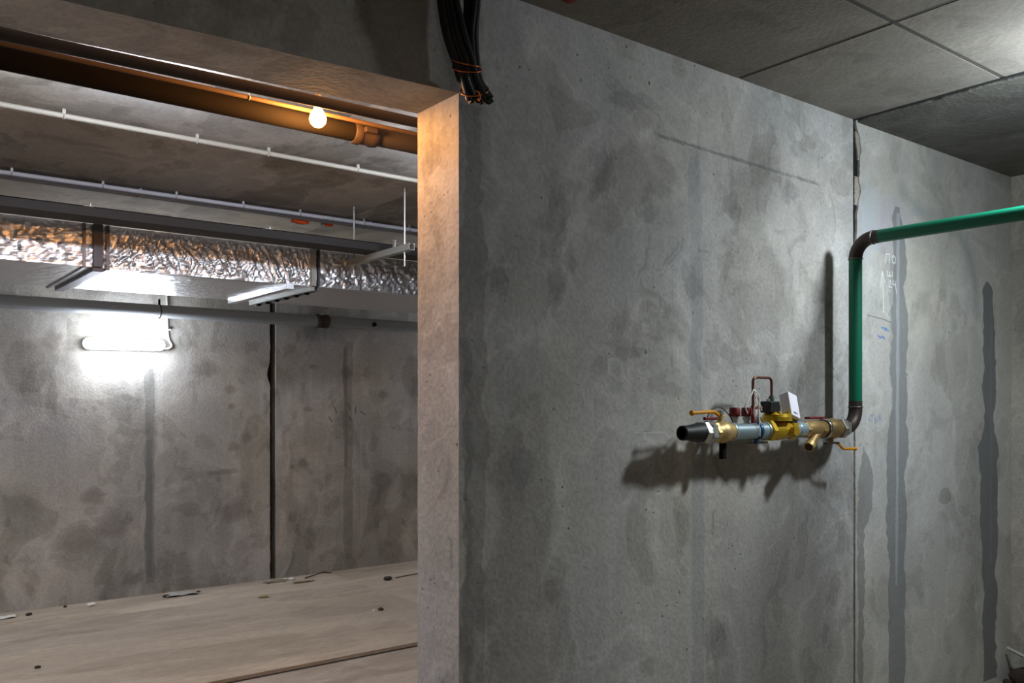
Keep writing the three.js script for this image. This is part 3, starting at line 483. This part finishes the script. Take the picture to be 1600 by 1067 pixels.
{
  const t = thing('valve_assembly', 'gas valve set of brass, steel and red fittings held off the wall', 'valves', [AX, AH, AV]);
  part('pipe_end', lathe([[0.09, 0.022], [-0.012, 0.022], [-0.012, 0.027], [-0.008, 0.028], [0.02, 0.028], [0.078, 0.037], [0.1, 0.038]], 32), M.black, t, 'open black pipe end');
  part('union_nut', [hexX(0.088, 0.116, 0.045), rodX(0.112, 0.126, 0.038, 24), hexX(0.122, 0.152, 0.045).rotateX(0.4)], M.zinc, t);
  function lever(p, pts, w, th, mat) {
    const c = bent(pts, 0.012), g = tube(c, w / 2, 40, 10), P = g.attributes.position;
    return part('lever', [g, new THREE.SphereGeometry(w * 0.78, 14, 10).translate(pts[pts.length - 1].x, pts[pts.length - 1].y, pts[pts.length - 1].z)], mat, p, 'yellow lever handle');
  }
  const bv1 = part('ball_valve', [lathe([[0.15, 0.03], [0.152, 0.036], [0.175, 0.037], [0.182, 0.034], [0.195, 0.041], [0.212, 0.0435], [0.23, 0.0415], [0.242, 0.035], [0.262, 0.036], [0.265, 0.03]], 32), hexX(0.15, 0.176, 0.041), rodY(0.035, 0.062, 0.011).translate(0.205, 0, 0)], M.brass, t, 'brass ball valve body');
  lever(bv1, [V3(0.222, 0.06, 0), V3(0.2, 0.062, 0.0), V3(0.165, 0.078, 0.004), V3(0.03, 0.074, 0.012)], 0.014, 0.006, M.yellow);
  part('stem_nut', new THREE.CylinderGeometry(0.014, 0.014, 0.016, 6).translate(0.205, 0.074, 0), M.zinc, bv1);
  part('locking_tag', rbox(0.075, 0.012, 0.012, 0.003).translate(0.135, 0.052, 0.012), M.red, bv1, 'dark red tag');
  const sp = part('steel_spool', [rodX(0.262, 0.49, 0.0315, 32), lathe([[0.262, 0.032], [0.262, 0.037], [0.274, 0.037], [0.276, 0.032]], 32), lathe([[0.476, 0.032], [0.478, 0.036], [0.492, 0.036], [0.492, 0.03]], 32)], M.galv, t, 'galvanised steel spool');
  for (const x of [0.292, 0.366]) {
    const s = part('pressure_switch', [rodY(0.028, 0.06, 0.012).translate(x, 0, 0), new THREE.CylinderGeometry(0.017, 0.017, 0.012, 6).translate(x, 0.05, 0)], M.zinc, sp);
    part('red_cap', new THREE.LatheGeometry([[0, 0.093], [0.016, 0.093], [0.0205, 0.089], [0.0215, 0.07], [0.0205, 0.058], [0, 0.058]].map(([a, b]) => new THREE.Vector2(a, b)), 20).translate(x, 0, 0), M.red, s, 'dark red cap');
  }
  part('pipe_clamp', [new THREE.TorusGeometry(0.0335, 0.004, 8, 30).scale(1, 1, 2.2).rotateY(Math.PI / 2).translate(0.425, 0, 0), rbox(0.014, 0.02, 0.012).translate(0.425, -0.042, 0), between(V3(0.425, 0, -0.035), V3(0.425, 0, -0.124), 0.006), rbox(0.03, 0.03, 0.004).translate(0.425, 0, -0.122)], M.blue, t, 'blue pipe clamp');
  part('copper_tube', tube(bent([V3(0.405, 0.03, 0), V3(0.405, 0.212, 0), V3(0.525, 0.212, 0), V3(0.525, 0.12, 0)], 0.022), 0.0055, 80, 10), M.copper, t, 'bent copper impulse tube');
  part('tube_sleeve', [rodY(0.03, 0.1, 0.0085).translate(0.405, 0, 0), rodX(0.405, 0.46, 0.006, 10).translate(0, 0.092, 0)], M.red, t, 'dark red sleeve');
  part('tube_fitting', [rodY(0.108, 0.14, 0.0095).translate(0.525, 0, 0), new THREE.CylinderGeometry(0.013, 0.013, 0.014, 6).translate(0.525, 0.128, 0)], M.greenish, t);
  const sol = part('solenoid_valve', [hexX(0.486, 0.516, 0.046), lathe([[0.5, 0.03], [0.52, 0.037], [0.56, 0.041], [0.6, 0.037], [0.63, 0.033], [0.664, 0.033]], 28), hexX(0.632, 0.668, 0.041).rotateX(0.3),
    new THREE.CylinderGeometry(0.062, 0.062, 0.014, 8).rotateY(0.39).translate(0.56, 0.045, 0), new THREE.CylinderGeometry(0.056, 0.06, 0.014, 8).rotateY(0.39).translate(0.56, 0.06, 0), new THREE.CylinderGeometry(0.03, 0.04, 0.012, 16).translate(0.535, 0.07, 0), new THREE.CylinderGeometry(0.02, 0.02, 0.03, 6).rotateX(Math.PI / 2).translate(0.61, -0.004, 0.045)], M.brassBright, t, 'bright yellow brass valve body');
  for (let i = 0; i < 4; i++) part('bolt', new THREE.CylinderGeometry(0.007, 0.007, 0.012, 6).translate(0.56 + 0.045 * Math.cos(i * Math.PI / 2 + 0.78), 0.072, 0.045 * Math.sin(i * Math.PI / 2 + 0.78)), M.brassBright, sol);
  part('coil', [rbox(0.062, 0.046, 0.052, 0.005).translate(0.515, 0.095, 0), rbox(0.03, 0.03, 0.03, 0.004).translate(0.552, 0.09, 0)], M.coil, sol, 'black solenoid coil');
  part('coil_nut', new THREE.CylinderGeometry(0.008, 0.008, 0.01, 6).translate(0.503, 0.122, 0), M.zinc, sol);
  part('nipple', [rodX(0.662, 0.745, 0.031, 28), lathe([[0.69, 0.031], [0.692, 0.034], [0.735, 0.034], [0.737, 0.031]], 28)], M.galv, t);
  const sb = new THREE.Matrix4().makeBasis(V3(0.954, -0.3, 0).normalize(), V3(0.281, 0.89, -0.365).normalize(), V3().crossVectors(V3(0.954, -0.3, 0).normalize(), V3(0.281, 0.89, -0.365).normalize()).normalize());
  const bx = part('control_box', rbox(0.064, 0.108, 0.045, 0.004).applyMatrix4(sb).translate(0.648, 0.095, 0.0), M.card, t, 'tilted pale box');
  part('box_base', rbox(0.058, 0.03, 0.04, 0.004).applyMatrix4(sb).translate(0.64, 0.04, 0.004), std(0x23262c, 0.6), bx);
  part('label_print', [[-0.012, 0.006], [-0.002, 0.007], [0.008, 0.005]].map(([x, w]) => new THREE.BoxGeometry(w, 0.008, 0.0012).translate(x, -0.038, 0.0228).applyMatrix4(sb).translate(0.648, 0.095, 0)), std(0x3a3d45, 0.8), bx);
  part('black_cable', wire([V3(0.675, 0.07, -0.012), V3(0.705, 0.062, -0.01), V3(0.722, 0.045, -0.015), V3(0.72, 0.02, -0.035)], 0.006, 20), M.black, t);
  const st = part('strainer', [hexX(0.735, 0.76, 0.039), lathe([[0.755, 0.034], [0.775, 0.037], [0.8, 0.039], [0.83, 0.037], [0.85, 0.034]], 28), hexX(0.846, 0.876, 0.04).rotateX(0.2), between(V3(0.84, -0.005, 0.01), V3(0.742, -0.068, 0.03), 0.019, 20)], M.brassDull, t, 'brass Y strainer');
  part('strainer_cap', [between(V3(0.754, -0.06, 0.0275), V3(0.734, -0.073, 0.0315), 0.0235, 8)], M.brass, st);
  part('strainer_bore', between(V3(0.736, -0.0717, 0.0311), V3(0.7325, -0.074, 0.0318), 0.017, 16), std(0x4a2d1c, 0.8), st);
  part('pipe_clamp', [new THREE.TorusGeometry(0.041, 0.004, 8, 30).scale(1, 1, 2.4).rotateY(Math.PI / 2).translate(0.893, 0, 0), rbox(0.014, 0.02, 0.012).translate(0.893, -0.05, 0), between(V3(0.893, 0, -0.04), V3(0.893, 0, -0.124), 0.006), rbox(0.03, 0.03, 0.004).translate(0.893, 0, -0.122)], M.chrome, t, 'shiny steel pipe clamp');
  const bv2 = part('ball_valve', [lathe([[0.875, 0.034], [0.9, 0.036], [0.92, 0.042], [0.945, 0.046], [0.97, 0.043], [0.985, 0.037], [1.0, 0.037], [1.002, 0.03]], 32), rodY(-0.066, -0.035, 0.011).translate(0.945, 0, 0)], M.brassDull, t, 'brass ball valve body');
  part('hex_nut', [hexX(0.998, 1.026, 0.047), hexX(1.03, 1.052, 0.042).rotateX(0.5)], M.zinc, bv2);
  lever(bv2, [V3(0.985, -0.063, 0.004), V3(1.0, -0.068, 0.004), V3(1.03, -0.09, 0.006), V3(1.115, -0.092, 0.012)], 0.012, 0.006, M.yellow);
  part('lever_arm', rbox(0.1, 0.008, 0.02, 0.003).translate(0.945, -0.062, 0.003), M.rawSteel, bv2);
  part('locking_tag', rbox(0.12, 0.01, 0.03, 0.003).translate(0.86, 0.047, -0.02), M.red, t, 'dark red plate');
  // loose wires
  part('black_wire', wire([V3(0.14, 0.055, -0.01), V3(0.17, 0.085, -0.012), V3(0.22, 0.093, -0.01), V3(0.27, 0.06, -0.006), V3(0.285, 0.03, 0.004)], 0.0022, 40), M.black, t);
  for (const [a, b, c] of [[0.33, 0.1, 0.02], [0.37, 0.075, 0.03], [0.4, 0.06, 0.03], [0.43, 0.11, 0.012]]) part('white_wire', wire([V3(0.405, 0.165, 0.004), V3((0.405 + a) / 2, 0.14, c), V3(a, b, c), V3(a + 0.015, b - 0.03, c)], 0.0026, 24, 6), M.paper, t);
  part('white_wire', wire([V3(0.405, 0.15, 0.007), V3(0.398, 0.09, 0.03), V3(0.4, 0.03, 0.034), V3(0.401, -0.02, 0.036)], 0.002, 24, 6), M.paper, t);
  part('wall_bracket', [rbox(0.022, 0.075, 0.02, 0.002).translate(0.245, -0.068, -0.02), rbox(0.02, 0.02, 0.1, 0.002).translate(0.245, -0.03, -0.074)], M.blackSteel, t, 'dark support bracket');
  part('support_strip', [rbox(0.2, 0.008, 0.016, 0.002).translate(0.42, -0.048, -0.02), rbox(0.016, 0.01, 0.1, 0.002).translate(0.42, -0.035, -0.074)], M.dullZinc, t);
}

// ---------- cable bundle hanging from the ceiling ----------
{
  const t = thing('cable_bundle', 'bundle of thick black cables tied with copper wire above the wall corner', 'cables', [1.5, 1.34, 2.2]);
  reseed(17);
  const N = 22;
  for (let i = 0; i < N; i++) {
    const a = i * 2.4, q = Math.sqrt((i + 0.5) / N), r = 0.0085 + 0.0025 * rnd();
    const bxp = 0.036 * q * Math.cos(a), bz = 0.036 * q * Math.sin(a), grp = bxp < 0.004 ? -0.045 : 0.032;
    const end = 0.02 * rnd() + (i % 5 === 0 ? 0.045 : 0);
    const w = (y) => 0.004 * (rnd() - 0.5);
    part('cable', wire([V3(grp + bxp * 0.8 - 0.02, 0.05, bz), V3(grp * 0.9 + bxp * 0.8, -0.11, bz + w()), V3(bxp + grp * 0.35 + 0.004, -0.22, bz + w()), V3(bxp + 0.022, -0.3, bz + w()), V3(bxp * 0.9 + 0.04, -0.355, bz * 0.9), V3(bxp * 1.05 + 0.065 + 0.01 * (bxp > 0), -0.415 + end, bz)], r, 30, 8), M.black, t);
  }
  const ringAt = (x, y, tilt, rr) => new THREE.TorusGeometry(rr, 0.0026, 6, 36).rotateX(Math.PI / 2 + 0.5).rotateZ(tilt).translate(x, y, 0);
  part('wire_tie', [ringAt(0.022, -0.3, 0.1, 0.044), ringAt(0.024, -0.318, 0.28, 0.045), ringAt(0.052, -0.378, 0.55, 0.043), wire([V3(0.03, -0.395, 0.038), V3(0.036, -0.398, 0.045), V3(0.04, -0.412, 0.045), V3(0.036, -0.425, 0.044), V3(0.03, -0.42, 0.046)], 0.0028, 20, 6)], M.copperWire, t, 'twisted copper tie wire');
}
{
  const t = thing('cable_plug', 'small orange cap on the dark ceiling near the cable bundle', 'cap', [1.905, HC, 2.16]);
  part('cap', new THREE.LatheGeometry([[0, -0.02], [0.02, -0.019], [0.026, -0.012], [0.027, 0]].map(([a, b]) => new THREE.Vector2(a, b)), 18), std(0x7a2a10, 0.7), t);
  part('collar', new THREE.CylinderGeometry(0.036, 0.036, 0.006, 18).translate(0, -0.003, 0), std(0x7a2a10, 0.7), t);
}

// ---------- things on the floor ----------
function stoneGeo(r, seed, sx = 1, sy = 0.7, sz = 1) {
  r *= 0.8; const g = new THREE.IcosahedronGeometry(r, 2), p = g.attributes.position;
  for (let i = 0; i < p.count; i++) { const n = 0.72 + 0.6 * fbm(p.getX(i) / r * 1.4 + seed, p.getY(i) / r * 1.4 + p.getZ(i) / r * 1.1, seed, 2); p.setXYZ(i, p.getX(i) * n * sx, p.getY(i) * n * sy, p.getZ(i) * n * sz); }
  g.computeVertexNormals(); g.translate(0, r * sy * 0.75, 0); return g;
}
function flat(name, label, category, x, v, geo, mat, group) { const m = part(name, geo, mat, scene); m.position.set(x, 0.004, -v); m.userData = { label, category }; if (group) m.userData.group = group; return m; }
function sheet(w, d, seed, lift = 0.02) {                            // a crumpled scrap with thickness
  const g = new THREE.BoxGeometry(w, 0.003, d, 14, 1, 8), p = g.attributes.position;
  for (let i = 0; i < p.count; i++) { const x = p.getX(i), z = p.getZ(i); p.setXYZ(i, x * (0.8 + 0.35 * noise(z * 30, 2, seed)), p.getY(i) + 0.003 + lift * fbm(x * 14, z * 14, seed, 3) - lift * 0.25, z * (0.8 + 0.4 * noise(x * 25, 4, seed))); }
  g.computeVertexNormals(); return g;
}
flat('paper_scrap', 'white scrap of paper on the floor at the far left', 'paper', 0.99, 7.49, sheet(0.16, 0.1, 3), M.paper);
flat('stone', 'pale stone lying against the foot of the far wall', 'stone', 1.603, 7.52, stoneGeo(0.03, 4, 1.3), M.paper);
flat('stone', 'small dark stone just left of the pale stone by the far wall', 'stone', 1.43, 7.6, stoneGeo(0.017, 5), M.clod);
flat('stone', 'dark pebble on the floor just right of the paper scrap', 'stone', 1.158, 7.48, stoneGeo(0.02, 6, 1.3), M.clod);
flat('plaster_board', 'broken grey piece of board lying along the far wall', 'board', 2.29, 7.5, sheet(0.24, 0.12, 8, 0.03), std(0xa8a8a2, 0.9));
flat('stone', 'dark lump at the left end of the broken grey board', 'stone', 2.17, 7.49, stoneGeo(0.024, 9, 1.5), M.clod);
flat('stone', 'small crumb at the right end of the broken grey board', 'stone', 2.44, 7.52, stoneGeo(0.014, 19, 1.5), M.clod);
flat('plaster_board', 'pale chip lying at the foot of the upright joint', 'board', 3.27, 7.55, sheet(0.1, 0.07, 12, 0.03), M.paper);
flat('wood_chip', 'thin brown splinter in front of the upright joint', 'wood', 3.32, 7.36, sheet(0.2, 0.04, 13, 0.02), M.wood);
flat('rag', 'flat greenish scrap just below the upright joint', 'scrap', 3.12, 7.53, sheet(0.2, 0.08, 15, 0.02), std(0x7a7a60, 0.95));
{
  const t = thing('twig', 'thin dark bent twig by the far wall, right of the joint', 'twig', [3.5, -EYE + 0.004, 7.52]);
  part('stem', wire([V3(-0.1, 0.008, 0.02), V3(0, 0.02, 0), V3(0.08, 0.03, -0.01), V3(0.17, 0.02, 0.0)], 0.006, 24, 6), M.clod, t); part('side_shoot', wire([V3(0.02, 0.022, 0), V3(0.06, 0.04, 0.02), V3(0.1, 0.045, 0.04)], 0.0035, 12, 6), M.clod, t);
}
flat('clod', 'dark brown clod alone on the floor near the wall end', 'clod', 3.964, 6.99, stoneGeo(0.042, 21, 1.1, 0.6), M.clod);
flat('wire_piece', 'thin dark wire lying on the floor right of the clod', 'wire', 4.25, 7.05, wire([V3(-0.18, 0.004, 0.03), V3(0, 0.006, 0), V3(0.1, 0.005, -0.01), V3(0.2, 0.004, 0.01)], 0.004, 30, 6), M.clod);
flat('stone', 'dark wet stone nearest the wall end, beside a white chip', 'stone', 3.345, 6.0, stoneGeo(0.022, 23, 1.3), M.clod);
flat('plaster_chip', 'tiny bright white chip on the floor near the wall end', 'chip', 3.295, 6.02, stoneGeo(0.012, 24, 1.3), M.paper);
flat('leaf', 'small yellowish scrap in the middle of the floor', 'scrap', 2.8, 6.99, sheet(0.08, 0.05, 25, 0.015), std(0x8f8440, 0.9));
flat('stone', 'dark pebble lying alone at the bottom left', 'stone', 0.97, 5.95, stoneGeo(0.018, 27, 1.3), M.clod);
flat('clod', 'brown crumb of mud beside the foot of the wall end', 'clod', 3.62, 5.72, stoneGeo(0.03, 28, 1.6, 0.5), std(0x4b3a2e, 1));
// lower right corner
{
  const t = thing('steel_strut', 'slotted galvanised steel channel leaning in the right corner', 'strut', [5.35, -1.412, 2.262]);
  const a = V3(0, 0, 0), b = V3(-0.05, -0.176, 0.62), d = V3().subVectors(b, a), L = d.length();
  const q = new THREE.Quaternion().setFromUnitVectors(V3(0, 0, 1), d.clone().normalize());
  const s = new THREE.Shape(); [[-0.014, 0], [0.014, 0], [0.014, 0.014], [0.0115, 0.014], [0.0115, 0.0025], [-0.0115, 0.0025], [-0.0115, 0.014], [-0.014, 0.014]].forEach(([x, y], i) => (i ? s.lineTo(x, y) : s.moveTo(x, y)));
  part('channel', new THREE.ExtrudeGeometry(s, { depth: L, bevelEnabled: false }).rotateZ(-0.6).applyQuaternion(q), M.zinc, t);
  const r = thing('debris_heap', 'low dark heap of rubbish on the floor in the right corner', 'debris', [5.37, -EYE, 2.2]);
  part('lump', stoneGeo(0.09, 31, 0.8, 0.75, 0.8), M.clod, r); part('lump', stoneGeo(0.06, 33, 1, 0.7, 1).translate(0.02, 0, 0.12), M.clod, r); part('lump', stoneGeo(0.035, 35, 1, 0.8, 1).translate(-0.09, 0, -0.03), std(0x3a3229, 1), r);
}
scene.traverse((o) => { if (o.isMesh) { o.castShadow = true; o.receiveShadow = true; } });
renderer.render(scene, camera);
